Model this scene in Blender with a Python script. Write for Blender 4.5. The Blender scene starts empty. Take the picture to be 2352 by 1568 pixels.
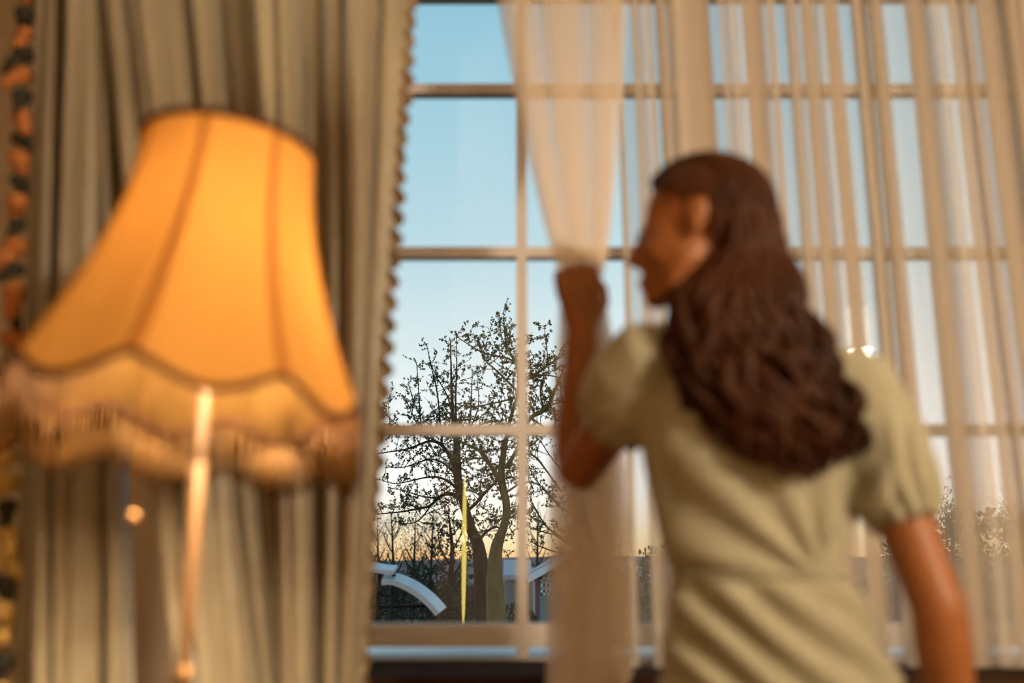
import bpy, bmesh, math, random
import numpy as np
from mathutils import Vector, Matrix, noise as mnoise

# ------------------------------------------------------------------ camera, sky, exposure
SC = bpy.context.scene
COL = SC.collection
F = 2287.0                       # focal length in pixels of a 2352 px wide frame (35 mm lens)
TH = math.radians(12.95)         # camera pitched up
CT, ST = math.cos(TH), math.sin(TH)
CAMZ = 1.02

cam_d = bpy.data.cameras.new('camera')
cam_d.sensor_width = 36.0
cam_d.lens = 36.0 * F / 2352.0
cam_d.clip_start = 0.05
cam_d.clip_end = 2000
cam_d.dof.use_dof = True
cam_d.dof.focus_distance = 11.5
cam_d.dof.aperture_fstop = 1.45
cam = bpy.data.objects.new('camera', cam_d)
COL.objects.link(cam)
cam.location = (0, 0, CAMZ)
cam.rotation_euler = (math.pi / 2 + TH, 0, 0)
SC.camera = cam

SC.view_settings.view_transform = 'Standard'
SC.view_settings.look = 'None'
SC.view_settings.gamma = 1.0
SC.view_settings.exposure = 0.0
SC.view_settings.use_curve_mapping = False
SC.cycles.transparent_max_bounces = 24
SC.cycles.max_bounces = 6
SC.cycles.diffuse_bounces = 3
SC.cycles.glossy_bounces = 2
SC.cycles.transmission_bounces = 4
SC.cycles.caustics_reflective = False
SC.cycles.caustics_refractive = False
SC.cycles.use_adaptive_sampling = True
SC.cycles.use_light_tree = False
SC.cycles.adaptive_threshold = 0.1
SC.cycles.adaptive_min_samples = 16
SC.cycles.sample_clamp_indirect = 12.0


def build_world():
    w = bpy.data.worlds.new('dusk_sky')
    SC.world = w
    w.use_nodes = True
    nt = w.node_tree
    nt.nodes.clear()
    N, L = nt.nodes.new, nt.links.new
    out = N('ShaderNodeOutputWorld')
    bg = N('ShaderNodeBackground')
    tc = N('ShaderNodeTexCoord')
    sep = N('ShaderNodeSeparateXYZ')
    L(tc.outputs['Generated'], sep.inputs[0])
    # thin streaks of cloud just over the horizon
    mp = N('ShaderNodeMapping'); mp.inputs['Scale'].default_value = (2.0, 2.0, 60.0)
    L(tc.outputs['Generated'], mp.inputs[0])
    ns = N('ShaderNodeTexNoise'); ns.inputs['Scale'].default_value = 2.5; ns.inputs['Detail'].default_value = 4
    L(mp.outputs[0], ns.inputs[0])
    ad = N('ShaderNodeMath'); ad.operation = 'MULTIPLY_ADD'
    L(ns.outputs[0], ad.inputs[0]); ad.inputs[1].default_value = 0.02
    sb = N('ShaderNodeMath'); sb.operation = 'SUBTRACT'
    L(sep.outputs['Z'], sb.inputs[0]); sb.inputs[1].default_value = 0.01
    L(sb.outputs[0], ad.inputs[2])
    rp = N('ShaderNodeValToRGB')
    stops = [(0.0, (0.98, 0.42, 0.16)), (0.007, (1.08, 0.56, 0.22)), (0.020, (1.18, 0.82, 0.42)), (0.038, (1.22, 1.0, 0.68)), (0.058, (1.22, 1.12, 0.95)),
             (0.085, (1.20, 1.18, 1.12)), (0.14, (1.02, 1.07, 1.06)), (0.21, (0.81, 0.93, 0.95)), (0.30, (0.58, 0.79, 0.87)), (0.42, (0.43, 0.70, 0.82)),
             (0.53, (0.31, 0.61, 0.77)), (1.0, (0.16, 0.36, 0.56))]
    els = rp.color_ramp.elements
    els[0].position, els[0].color = stops[0][0], (*stops[0][1], 1)
    els[1].position, els[1].color = stops[-1][0], (*stops[-1][1], 1)
    for p, c in stops[1:-1]:
        e = els.new(p); e.color = (*c, 1)
    L(ad.outputs[0], rp.inputs[0])
    L(rp.outputs[0], bg.inputs[0])
    bg.inputs[1].default_value = 1.0
    L(bg.outputs[0], out.inputs[0])


build_world()

# ------------------------------------------------------------------ helpers
rnd = random.Random(7)


def P(px, py, D):
    """world point seen at a pixel of the 2352x1568 frame at depth y = D"""
    dx, dy = (px - 1176) / F, (784 - py) / F
    Y = CT - dy * ST
    Z = ST + dy * CT
    s = D / Y
    return Vector((dx * s, D, CAMZ + Z * s))


def MPP(py, D):
    dy = (784 - py) / F
    return D / (CT - dy * ST) / F


def smooth(a, b, x):
    t = max(0.0, min(1.0, (x - a) / (b - a)))
    return t * t * (3 - 2 * t)


class MB:
    def __init__(self):
        self.v, self.f = [], []

    def add(self, v, f):
        o = len(self.v)
        self.v.extend([tuple(p) for p in v])
        self.f.extend([tuple(i + o for i in q) for q in f])

    def box(self, c, s, rot=None):
        c = Vector(c)
        vs = []
        for x in (-.5, .5):
            for y in (-.5, .5):
                for z in (-.5, .5):
                    p = Vector((x * s[0], y * s[1], z * s[2]))
                    if rot is not None:
                        p = rot @ p
                    vs.append(c + p)
        self.add(vs, [(0, 1, 3, 2), (4, 6, 7, 5), (0, 4, 5, 1), (2, 3, 7, 6), (0, 2, 6, 4), (1, 5, 7, 3)])

    def b2(self, lo, hi):
        self.box([(a + b) / 2 for a, b in zip(lo, hi)], [b - a for a, b in zip(lo, hi)])

    def tube(self, pts, rad, n=8, ref=None, cap=True):
        """rad: list of floats or (ra, rb) pairs; ra along the frame's first axis"""
        pts = [Vector(p) for p in pts]
        m = len(pts)
        prev = None
        vs, fs = [], []
        for i in range(m):
            t = (pts[min(i + 1, m - 1)] - pts[max(i - 1, 0)])
            t = t.normalized() if t.length > 1e-9 else Vector((0, 0, 1))
            if prev is None or ref is not None:
                a = Vector(ref) if ref is not None else (Vector((1, 0, 0)) if abs(t.x) < .8 else Vector((0, 1, 0)))
            else:
                a = prev
            a = (a - t * a.dot(t)).normalized()
            prev = a
            b = t.cross(a)
            r = rad[i]
            ra, rb = r if isinstance(r, (tuple, list)) else (r, r)
            for k in range(n):
                g = 2 * math.pi * k / n
                vs.append(pts[i] + a * (ra * math.cos(g)) + b * (rb * math.sin(g)))
        for i in range(m - 1):
            for k in range(n):
                k2 = (k + 1) % n
                fs.append((i * n + k, i * n + k2, (i + 1) * n + k2, (i + 1) * n + k))
        if cap:
            fs.append(tuple(range(n - 1, -1, -1)))
            fs.append(tuple((m - 1) * n + k for k in range(n)))
        self.add(vs, fs)

    def ball(self, c, r, nu=16, nv=10, mat=None):
        c = Vector(c)
        r = r if isinstance(r, (tuple, list)) else (r, r, r)
        vs = [Vector((0, 0, 1))]
        for j in range(1, nv):
            th = math.pi * j / nv
            for k in range(nu):
                g = 2 * math.pi * k / nu
                vs.append(Vector((math.sin(th) * math.cos(g), math.sin(th) * math.sin(g), math.cos(th))))
        vs.append(Vector((0, 0, -1)))
        out = []
        for p in vs:
            q = Vector((p.x * r[0], p.y * r[1], p.z * r[2]))
            if mat is not None:
                q = mat @ q
            out.append(c + q)
        fs = [(0, 1 + k, 1 + (k + 1) % nu) for k in range(nu)]
        for j in range(nv - 2):
            a, b = 1 + j * nu, 1 + (j + 1) * nu
            for k in range(nu):
                k2 = (k + 1) % nu
                fs.append((a + k, b + k, b + k2, a + k2))
        a, l = 1 + (nv - 2) * nu, len(vs) - 1
        fs += [(a + k, l, a + (k + 1) % nu) for k in range(nu)]
        self.add(out, fs)

    def lathe(self, prof, c=(0, 0, 0), n=32):
        c = Vector(c)
        vs, fs = [], []
        for r, z in prof:
            for k in range(n):
                g = 2 * math.pi * k / n
                vs.append(c + Vector((r * math.cos(g), r * math.sin(g), z)))
        m = len(prof)
        for i in range(m - 1):
            for k in range(n):
                k2 = (k + 1) % n
                fs.append((i * n + k, i * n + k2, (i + 1) * n + k2, (i + 1) * n + k))
        fs.append(tuple(range(n - 1, -1, -1)))
        fs.append(tuple((m - 1) * n + k for k in range(n)))
        self.add(vs, fs)

    def grid(self, rows, close=False):
        nr, nc = len(rows), len(rows[0])
        vs = [p for r in rows for p in r]
        fs = []
        for i in range(nr - 1):
            for k in range(nc if close else nc - 1):
                k2 = (k + 1) % nc
                fs.append((i * nc + k, i * nc + k2, (i + 1) * nc + k2, (i + 1) * nc + k))
        self.add(vs, fs)

    def mesh(self, name, smooth_=True):
        me = bpy.data.meshes.new(name)
        me.from_pydata(self.v, [], self.f)
        me.validate()
        if smooth_:
            me.polygons.foreach_set('use_smooth', [True] * len(me.polygons))
        return me

    def build(self, name, mat, parent=None, smooth_=True):
        o = bpy.data.objects.new(name, self.mesh(name, smooth_))
        o.data.materials.append(mat)
        COL.objects.link(o)
        if parent is not None:
            o.parent = parent
        return o


def empty(name):
    o = bpy.data.objects.new(name, None)
    o.empty_display_size = .05
    COL.objects.link(o)
    return o


def tag(o, label=None, cat=None, group=None, kind=None):
    if label: o['label'] = label
    if cat: o['category'] = cat
    if group: o['group'] = group
    if kind: o['kind'] = kind
    return o


def flat_normals(o):
    o.data.polygons.foreach_set('use_smooth', [False] * len(o.data.polygons))
    return o


def remesh(o, voxel, iters=2, lam=.5):
    """fuse overlapping shells into one continuous surface and relax it"""
    md = o.modifiers.new('r', 'REMESH')
    md.mode = 'VOXEL'; md.voxel_size = voxel; md.use_smooth_shade = True
    bpy.context.view_layer.update()
    dg = bpy.context.evaluated_depsgraph_get()
    me = bpy.data.meshes.new_from_object(o.evaluated_get(dg))
    mats = list(o.data.materials)
    o.modifiers.clear()
    old = o.data
    o.data = me
    me.materials.clear()
    for m in mats: me.materials.append(m)
    bpy.data.meshes.remove(old)
    n = len(me.vertices)
    co = np.empty(n * 3); me.vertices.foreach_get('co', co); co = co.reshape(-1, 3)
    ed = np.empty(len(me.edges) * 2, dtype=np.int32); me.edges.foreach_get('vertices', ed); ed = ed.reshape(-1, 2)
    deg = np.bincount(ed.ravel(), minlength=n).reshape(-1, 1)
    for it in range(iters):
        for l in (lam, -lam * .9):
            s = np.zeros_like(co)
            np.add.at(s, ed[:, 0], co[ed[:, 1]]); np.add.at(s, ed[:, 1], co[ed[:, 0]])
            co = co + l * (s / np.maximum(deg, 1) - co)
    me.vertices.foreach_set('co', co.ravel())
    me.polygons.foreach_set('use_smooth', [True] * len(me.polygons))
    me.update()
    return o


def relax(o, c, rad, iters):
    """soften the joins of the surface inside a sphere"""
    me = o.data
    n = len(me.vertices)
    co = np.empty(n * 3); me.vertices.foreach_get('co', co); co = co.reshape(-1, 3)
    ed = np.empty(len(me.edges) * 2, dtype=np.int32); me.edges.foreach_get('vertices', ed); ed = ed.reshape(-1, 2)
    deg = np.bincount(ed.ravel(), minlength=n).reshape(-1, 1)
    w = np.clip((rad - np.linalg.norm(co - np.array(c), axis=1)) / .02, 0, 1).reshape(-1, 1) * .6
    for _ in range(iters):
        q = np.zeros_like(co)
        np.add.at(q, ed[:, 0], co[ed[:, 1]]); np.add.at(q, ed[:, 1], co[ed[:, 0]])
        co = co + w * (q / np.maximum(deg, 1) - co)
    me.vertices.foreach_set('co', co.ravel())
    me.update()


def displace(o, fn):
    me = o.data
    n = len(me.vertices)
    co = np.empty(n * 3); me.vertices.foreach_get('co', co); co = co.reshape(-1, 3)
    no = np.empty(n * 3); me.vertex_normals.foreach_get('vector', no); no = no.reshape(-1, 3)
    co = co + no * fn(co, no).reshape(-1, 1)
    me.vertices.foreach_set('co', co.ravel())
    me.update()


# ------------------------------------------------------------------ materials
def mat(name, c1, c2=None, rough=.6, scale=8, stretch=(1, 1, 1), bump=0, bscale=60, metal=0, spec=.3, sheen=0, emit=None, trans=0):
    m = bpy.data.materials.new(name)
    m.use_nodes = True
    nt = m.node_tree
    N, L = nt.nodes.new, nt.links.new
    b = nt.nodes['Principled BSDF']
    out = nt.nodes['Material Output']
    c2 = c2 or tuple(x * .75 for x in c1)
    tc = N('ShaderNodeTexCoord')
    mp = N('ShaderNodeMapping'); mp.inputs['Scale'].default_value = stretch
    L(tc.outputs['Object'], mp.inputs[0])
    ns = N('ShaderNodeTexNoise'); ns.inputs['Scale'].default_value = scale; ns.inputs['Detail'].default_value = 5
    L(mp.outputs[0], ns.inputs[0])
    rp = N('ShaderNodeValToRGB')
    rp.color_ramp.elements[0].position = .35; rp.color_ramp.elements[0].color = (*c1, 1)
    rp.color_ramp.elements[1].position = .68; rp.color_ramp.elements[1].color = (*c2, 1)
    L(ns.outputs[0], rp.inputs[0])
    L(rp.outputs[0], b.inputs['Base Color'])
    b.inputs['Roughness'].default_value = rough
    b.inputs['Metallic'].default_value = metal
    b.inputs['Specular IOR Level'].default_value = spec
    if sheen:
        b.inputs['Sheen Weight'].default_value = sheen
    if emit:
        b.inputs['Emission Color'].default_value = (*emit[0], 1)
        b.inputs['Emission Strength'].default_value = emit[1]
    if bump:
        n2 = N('ShaderNodeTexNoise'); n2.inputs['Scale'].default_value = bscale; n2.inputs['Detail'].default_value = 3
        L(mp.outputs[0], n2.inputs[0])
        bp = N('ShaderNodeBump'); bp.inputs['Strength'].default_value = bump; bp.inputs['Distance'].default_value = .03 if bscale == 22 else .01
        L(n2.outputs[0], bp.inputs['Height'])
        L(bp.outputs[0], b.inputs['Normal'])
    if trans:
        tr = N('ShaderNodeBsdfTranslucent'); L(rp.outputs[0], tr.inputs[0])
        mx = N('ShaderNodeMixShader'); mx.inputs[0].default_value = trans
        L(b.outputs[0], mx.inputs[1]); L(tr.outputs[0], mx.inputs[2])
        L(mx.outputs[0], out.inputs[0])
    return m


def sheer_mat(name, col, opac):
    m = bpy.data.materials.new(name)
    m.use_nodes = True
    nt = m.node_tree; nt.nodes.clear()
    N, L = nt.nodes.new, nt.links.new
    out = N('ShaderNodeOutputMaterial')
    tc = N('ShaderNodeTexCoord')
    ns = N('ShaderNodeTexNoise'); ns.inputs['Scale'].default_value = 500
    L(tc.outputs['Object'], ns.inputs[0])
    mr = N('ShaderNodeMapRange'); mr.inputs['To Min'].default_value = opac - .05; mr.inputs['To Max'].default_value = opac + .05
    L(ns.outputs[0], mr.inputs[0])
    d = N('ShaderNodeBsdfDiffuse'); d.inputs[0].default_value = (*col, 1)
    t = N('ShaderNodeBsdfTranslucent'); t.inputs[0].default_value = (*col, 1)
    a = N('ShaderNodeMixShader'); a.inputs[0].default_value = .36
    L(d.outputs[0], a.inputs[1]); L(t.outputs[0], a.inputs[2])
    tp = N('ShaderNodeBsdfTransparent')
    x = N('ShaderNodeMixShader')
    L(mr.outputs[0], x.inputs[0]); L(tp.outputs[0], x.inputs[1]); L(a.outputs[0], x.inputs[2])
    L(x.outputs[0], out.inputs[0])
    return m


def glass_mat():
    m = bpy.data.materials.new('window_glass')
    m.use_nodes = True
    nt = m.node_tree; nt.nodes.clear()
    N, L = nt.nodes.new, nt.links.new
    out = N('ShaderNodeOutputMaterial')
    fr = N('ShaderNodeFresnel'); fr.inputs[0].default_value = 1.75
    tp = N('ShaderNodeBsdfTransparent')
    tc = N('ShaderNodeTexCoord')
    ns = N('ShaderNodeTexNoise'); ns.inputs['Scale'].default_value = 3
    L(tc.outputs['Object'], ns.inputs[0])
    rp = N('ShaderNodeValToRGB')
    rp.color_ramp.elements[0].color = (.97, .985, .98, 1); rp.color_ramp.elements[1].color = (.985, .99, .985, 1)
    L(ns.outputs[0], rp.inputs[0]); L(rp.outputs[0], tp.inputs[0])
    gl = N('ShaderNodeBsdfGlossy'); gl.inputs['Roughness'].default_value = 0
    x = N('ShaderNodeMixShader')
    L(fr.outputs[0], x.inputs[0]); L(tp.outputs[0], x.inputs[1]); L(gl.outputs[0], x.inputs[2])
    L(x.outputs[0], out.inputs[0])
    return m


def shade_mat(name, col, tr, lining=(.15, .080, .022)):
    m = bpy.data.materials.new(name)
    m.use_nodes = True
    nt = m.node_tree; nt.nodes.clear()
    N, L = nt.nodes.new, nt.links.new
    out = N('ShaderNodeOutputMaterial')
    tc = N('ShaderNodeTexCoord')
    ns = N('ShaderNodeTexNoise'); ns.inputs['Scale'].default_value = 40; ns.inputs['Detail'].default_value = 4
    L(tc.outputs['Object'], ns.inputs[0])
    rp = N('ShaderNodeValToRGB')
    rp.color_ramp.elements[0].color = (*[c * .96 for c in tr], 1); rp.color_ramp.elements[1].color = (*tr, 1)
    L(ns.outputs[0], rp.inputs[0])
    d = N('ShaderNodeBsdfDiffuse')
    geo = N('ShaderNodeNewGeometry')
    mc = N('ShaderNodeMix'); mc.data_type = 'RGBA'
    L(geo.outputs['Backfacing'], mc.inputs[0])
    mc.inputs[6].default_value = (*lining, 1); mc.inputs[7].default_value = (*col, 1)
    L(mc.outputs[2], d.inputs[0])
    t = N('ShaderNodeBsdfTranslucent'); L(rp.outputs[0], t.inputs[0])
    a = N('ShaderNodeAddShader')
    L(d.outputs[0], a.inputs[0]); L(t.outputs[0], a.inputs[1])
    L(a.outputs[0], out.inputs[0])
    return m


M = dict(
    wall=mat('warm_plaster', (.62, .50, .36), (.57, .45, .32), .85, 3, bump=.1),
    ledgewood=mat('dark_ledge_wood', (.040, .020, .010), (.03, .014, .007), .85, 3, (8, 1, 1), spec=.03),
    panel=mat('dark_wood', (.045, .022, .010), (.03, .014, .007), .45, 3, (1, 1, 8), bump=.1),
    ceil=mat('ceiling_plaster', (.62, .54, .42), (.58, .50, .40), .9, 3),
    floor=mat('floor_wood', (.20, .10, .045), (.14, .07, .03), .4, 2, (8, 1, 1), bump=.1),
    frame=mat('painted_frame', (.72, .64, .57), (.67, .59, .53), .5, 6, spec=.4),
    ledge=mat('pale_metal_ledge', (.62, .72, .80), (.56, .66, .74), .35, 4, spec=.5),
    glass=glass_mat(),
    drape=mat('gold_brown_satin', (.235, .190, .118), (.175, .138, .082), .42, 14, (1, 1, .15), bump=.25, bscale=90, spec=.45, sheen=.3),
    ruffle=mat('ruffle_braid', (.22, .15, .08), (.13, .085, .04), .8, 30),
    tassel_dark=mat('dark_olive_yarn', (.035, .032, .020), (.02, .018, .012), .9, 60, bump=.5),
    tassel_orange=mat('rust_yarn', (.42, .15, .035), (.30, .10, .025), .9, 60, bump=.5),
    tassel_lamplit=mat('lamplit_yarn', (.55, .36, .10), (.40, .25, .07), .85, 60, bump=.5),  # lamplight on the lower tassels, painted into the yarn colour
    sheer=sheer_mat('sheer_voile', (.95, .82, .66), .39),
    shade=shade_mat('orange_lampshade', (.50, .24, .055), (.0178, .0068, .0012)),
    shade_seam=shade_mat('lampshade_seam', (.40, .15, .03), (.0115, .0046, .0010)),
    trimb=mat('brown_braid', (.09, .028, .012), (.05, .015, .007), .8, 50, bump=.4),
    fringe=mat('gold_fringe', (.27, .130, .030), (.19, .085, .018), .6, 90, spec=.4, trans=.55),
    pole=mat('dull_brass', (.15, .075, .026), (.12, .06, .02), .5, 5, metal=.3),
    brass=mat('brass', (.42, .235, .095), (.36, .20, .08), .5, 5, metal=.7),
    bulb=mat('bulb', (1, .8, .5), rough=.3, emit=((1, .62, .25), 14)),
    skin=mat('skin', (.27, .092, .022), (.235, .078, .018), .5, 12, spec=.35),
    dress=mat('sage_cream_dress', (.31, .285, .190), (.275, .25, .165), .8, 20, bump=.15, bscale=150, sheen=.2),
    hair=mat('brown_hair', (.020, .0068, .0027), (.060, .018, .0055), .5, 5, (1, 1, .4), spec=.12),
    eye=mat('eye', (.5, .45, .4), (.4, .35, .3), .2),
    brow=mat('eyebrow', (.03, .014, .008), rough=.7),
    lip=mat('lip', (.38, .11, .07), rough=.5),
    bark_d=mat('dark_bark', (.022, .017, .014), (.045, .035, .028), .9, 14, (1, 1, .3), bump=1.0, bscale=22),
    bark=mat('olive_reflection_bark', (.17, .145, .06), (.11, .09, .04), .9, 14, (1, 1, .3), bump=1.0, bscale=22),  # olive bark brightened to carry the yellow room reflection in the glass
    bare=mat('bare_twig_bark', (.035, .026, .020), rough=.9),
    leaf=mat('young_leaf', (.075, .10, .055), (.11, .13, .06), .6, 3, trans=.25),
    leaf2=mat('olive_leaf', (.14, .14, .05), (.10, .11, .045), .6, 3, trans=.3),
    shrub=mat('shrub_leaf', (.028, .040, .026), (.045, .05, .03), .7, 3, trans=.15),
    lawn=mat('lawn', (.050, .065, .030), (.035, .045, .024), .95, .6, bump=.4, bscale=8),
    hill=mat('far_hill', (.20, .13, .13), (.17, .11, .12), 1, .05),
    hedge=mat('hedge', (.022, .036, .028), (.035, .045, .028), .9, 5),
    fence=mat('red_brown_board', (.095, .028, .020), (.07, .02, .015), .85, 6),
    roof=mat('grey_roof', (.42, .42, .48), (.34, .34, .40), .6, 12),
    siding=mat('blue_grey_siding', (.24, .29, .34), (.19, .24, .28), .8, 8),
    brick=mat('red_house_wall', (.26, .14, .16), (.21, .11, .13), .9, 10),
    white=mat('white_paint', (.80, .84, .90), (.72, .77, .84), .5, 6),
    hglass=mat('house_glass', (.10, .11, .10), (.08, .09, .08), .15, 3),
    railtop=mat('pale_metal_band', (.55, .60, .66), (.48, .53, .60), .35, 9, spec=.5),
    iron=mat('black_iron', (.012, .014, .016), rough=.5),
    cream=mat('cream_shade', (.8, .66, .42), (.75, .6, .38), .7, 12, emit=((1, .78, .50), 20.0)),
    tube=mat('yellow_tube_light', (.9, .8, .3), rough=.4, emit=((1, .74, .16), 12)),
    black=mat('black_metal', (.02, .02, .02), rough=.4),
)

# ------------------------------------------------------------------ the room
X0, X1, Y0, Y1, ZC = -2.3, 2.9, -2.6, 2.44, 2.76
WX = [-.437, .487, 1.411, 2.335]               # mullion centres
WZ = [.89, 1.359, 1.818, 2.276, 2.572]         # rail, three glazing bars, head
WD = 2.46
m = MB()
m.b2((X0 - .2, Y1, 0), (WX[0] - .045, Y1 + .1, ZC))
m.b2((WX[-1] + .045, Y1, 0), (X1 + .2, Y1 + .1, ZC))
m.b2((WX[0] - .045, Y1, 2.62), (WX[-1] + .045, Y1 + .1, ZC))
m.b2((WX[0] - .045, Y1, 0), (WX[-1] + .045, Y1 + .1, .70))
tag(m.build('wall_front', M['wall'], smooth_=False), kind='structure')
m = MB(); m.b2((X0 - .2, Y0, 0), (X0, Y1, ZC)); tag(m.build('wall_left', M['wall'], smooth_=False), kind='structure')
m = MB(); m.b2((X1, Y0, 0), (X1 + .2, Y1, ZC)); tag(m.build('wall_right', M['wall'], smooth_=False), kind='structure')
m = MB(); m.b2((X0 - .2, Y0 - .2, 0), (X1 + .2, Y0, ZC)); tag(m.build('wall_back', M['wall'], smooth_=False), kind='structure')
m = MB(); m.b2((X0 - .2, Y0 - .2, -.15), (X1 + .2, Y1 + .3, 0)); tag(m.build('floor', M['floor'], smooth_=False), kind='structure')
m = MB(); m.b2((X0 - .2, Y0 - .2, ZC), (X1 + .2, Y1 + .3, ZC + .15)); tag(m.build('ceiling', M['ceil'], smooth_=False), kind='structure')
# dark wood ledge and panelling below the lowest panes, pale metal ledge outside
m = MB()
m.b2((WX[0] - .045, 2.06, .781), (WX[-1] + .045, 2.425, .817))
m.tube([(WX[0] - .045, 2.06, .799), (WX[-1] + .045, 2.06, .799)], [.018, .018], 12)
tag(m.build('trim_1', M['ledgewood'], smooth_=False), kind='structure', label='dark wood ledge below the windows')
m = MB()
for k in range(9):
    a = WX[0] - .045 + k * .318
    m.b2((a + .01, 2.12, .02), (a + .30, 2.152, .781))
m.b2((WX[0] - .045, 2.152, 0), (WX[-1] + .045, 2.438, .781))
tag(m.build('trim_2', M['panel'], smooth_=False), kind='structure', label='dark wood panelling under the ledge')
m = MB()
m.add([(WX[0] - .1, 2.545, .822), (WX[-1] + .1, 2.545, .822), (WX[-1] + .1, 3.0, .806), (WX[0] - .1, 3.0, .806), (WX[0] - .1, 2.545, .78), (WX[-1] + .1, 2.545, .78), (WX[-1] + .1, 3.0, .76), (WX[0] - .1, 3.0, .76)],
      [(0, 1, 2, 3), (7, 6, 5, 4), (0, 4, 5, 1), (3, 2, 6, 7), (0, 3, 7, 4), (1, 5, 6, 2)])
tag(m.build('trim_3', M['ledge'], smooth_=False), kind='structure', label='pale metal ledge outside the lowest panes')

for wi in range(3):
    xa, xb = WX[wi], WX[wi + 1]
    xm = (xa + xb) / 2
    w = empty('window_%d' % (wi + 1))
    w.location = (0, 0, 0)
    tag(w, kind='structure', label=['window with muntins bared between the curtains', 'window with muntins behind the sheer voile', 'window hidden at the far side of the sheer'][wi])
    ha = .046
    for x in ((xa, xb) if wi == 0 else (xb,)):
        m = MB(); m.b2((x - ha, WD - .02, .70), (x + ha, WD + .08, 2.62)); m.build('mullion', M['frame'], w, False)
    m = MB()
    m.b2((xa + ha, WD - .02, .845), (xb - ha, WD + .05, .889))
    m.b2((xa + ha, WD - .012, .889), (xb - ha, WD + .04, .897))
    m.build('transom_rail', M['frame'], w, False)
    m = MB(); m.b2((xa + ha, WD - .02, .70), (xb - ha, WD + .05, .820)); m.build('bottom_rail', M['frame'], w, False)
    m = MB(); m.b2((xm - .0135, WD - .018, .820), (xm + .0135, WD + .018, .845)); m.build('glazing_bar', M['frame'], w, False)
    m = MB(); m.b2((xa + ha, WD - .03, 2.572), (xb - ha, WD + .06, 2.62)); m.build('top_rail', M['frame'], w, False)
    m = MB(); m.b2((xm - .0135, WD - .018, .897), (xm + .0135, WD + .018, 2.572)); m.build('glazing_bar', M['frame'], w, False)
    for z in WZ[1:4]:
        for (u0, u1) in ((xa + ha, xm - .0135), (xm + .0135, xb - ha)):
            m = MB(); m.b2((u0, WD - .018, z - .0135), (u1, WD + .018, z + .0135)); m.build('glazing_bar', M['frame'], w, False)
    zz = [.81, .866] + WZ[1:4] + [2.576]
    for i in range(5):
        for (u0, u1) in ((xa + .04, xm), (xm, xb - .04)):
            m = MB()
            m.add([(u0, WD, zz[i]), (u1, WD, zz[i]), (u1, WD, zz[i + 1]), (u0, WD, zz[i + 1])], [(0, 1, 2, 3)])
            m.build('pane', M['glass'], w, False)

# ------------------------------------------------------------------ the garden outside
GZ = -.75
m = MB()
m.add([(-90, 2.9, GZ), (90, 2.9, GZ), (90, 160, GZ), (-90, 160, GZ)], [(0, 1, 2, 3)])
tag(m.build('lawn', M['lawn'], smooth_=False), kind='structure', label='dark evening lawn outside the window')
rows = []
for j in range(7):
    y = 150 + j * 25
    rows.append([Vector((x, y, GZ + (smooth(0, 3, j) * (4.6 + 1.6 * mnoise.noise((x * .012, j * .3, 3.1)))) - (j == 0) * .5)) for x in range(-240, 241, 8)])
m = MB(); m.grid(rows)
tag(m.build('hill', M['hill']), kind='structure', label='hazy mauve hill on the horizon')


def leaf_quads(mb, p, d, size, rg):
    d = Vector((rg.gauss(0, 1), rg.gauss(0, 1), rg.gauss(0, 1))).normalized() * .8 + d
    d.normalize()
    s = d.cross(Vector((rg.gauss(0, 1), rg.gauss(0, 1), rg.gauss(0, 1)))).normalized()
    w = size * .30
    n = d.cross(s) * (size * .08)
    mb.add([p, p + d * size * .5 + s * w + n, p + d * size, p + d * size * .5 - s * w + n], [(0, 1, 2, 3)])


def resample(poly, step):
    out = []
    for (a, ra), (b, rb) in zip(poly[:-1], poly[1:]):
        n = max(1, int((b - a).length / step))
        for i in range(n):
            t = i / n
            out.append((a.lerp(b, t), ra + (rb - ra) * t))
    out.append(poly[-1])
    return out


def smooth_poly(poly, it=2):
    for _ in range(it):
        q = [poly[0]]
        for (a, ra), (b, rb) in zip(poly[:-1], poly[1:]):
            q.append((a.lerp(b, .25), ra * .75 + rb * .25))
            q.append((a.lerp(b, .75), ra * .25 + rb * .75))
        q.append(poly[-1])
        poly = q
    return poly


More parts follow.
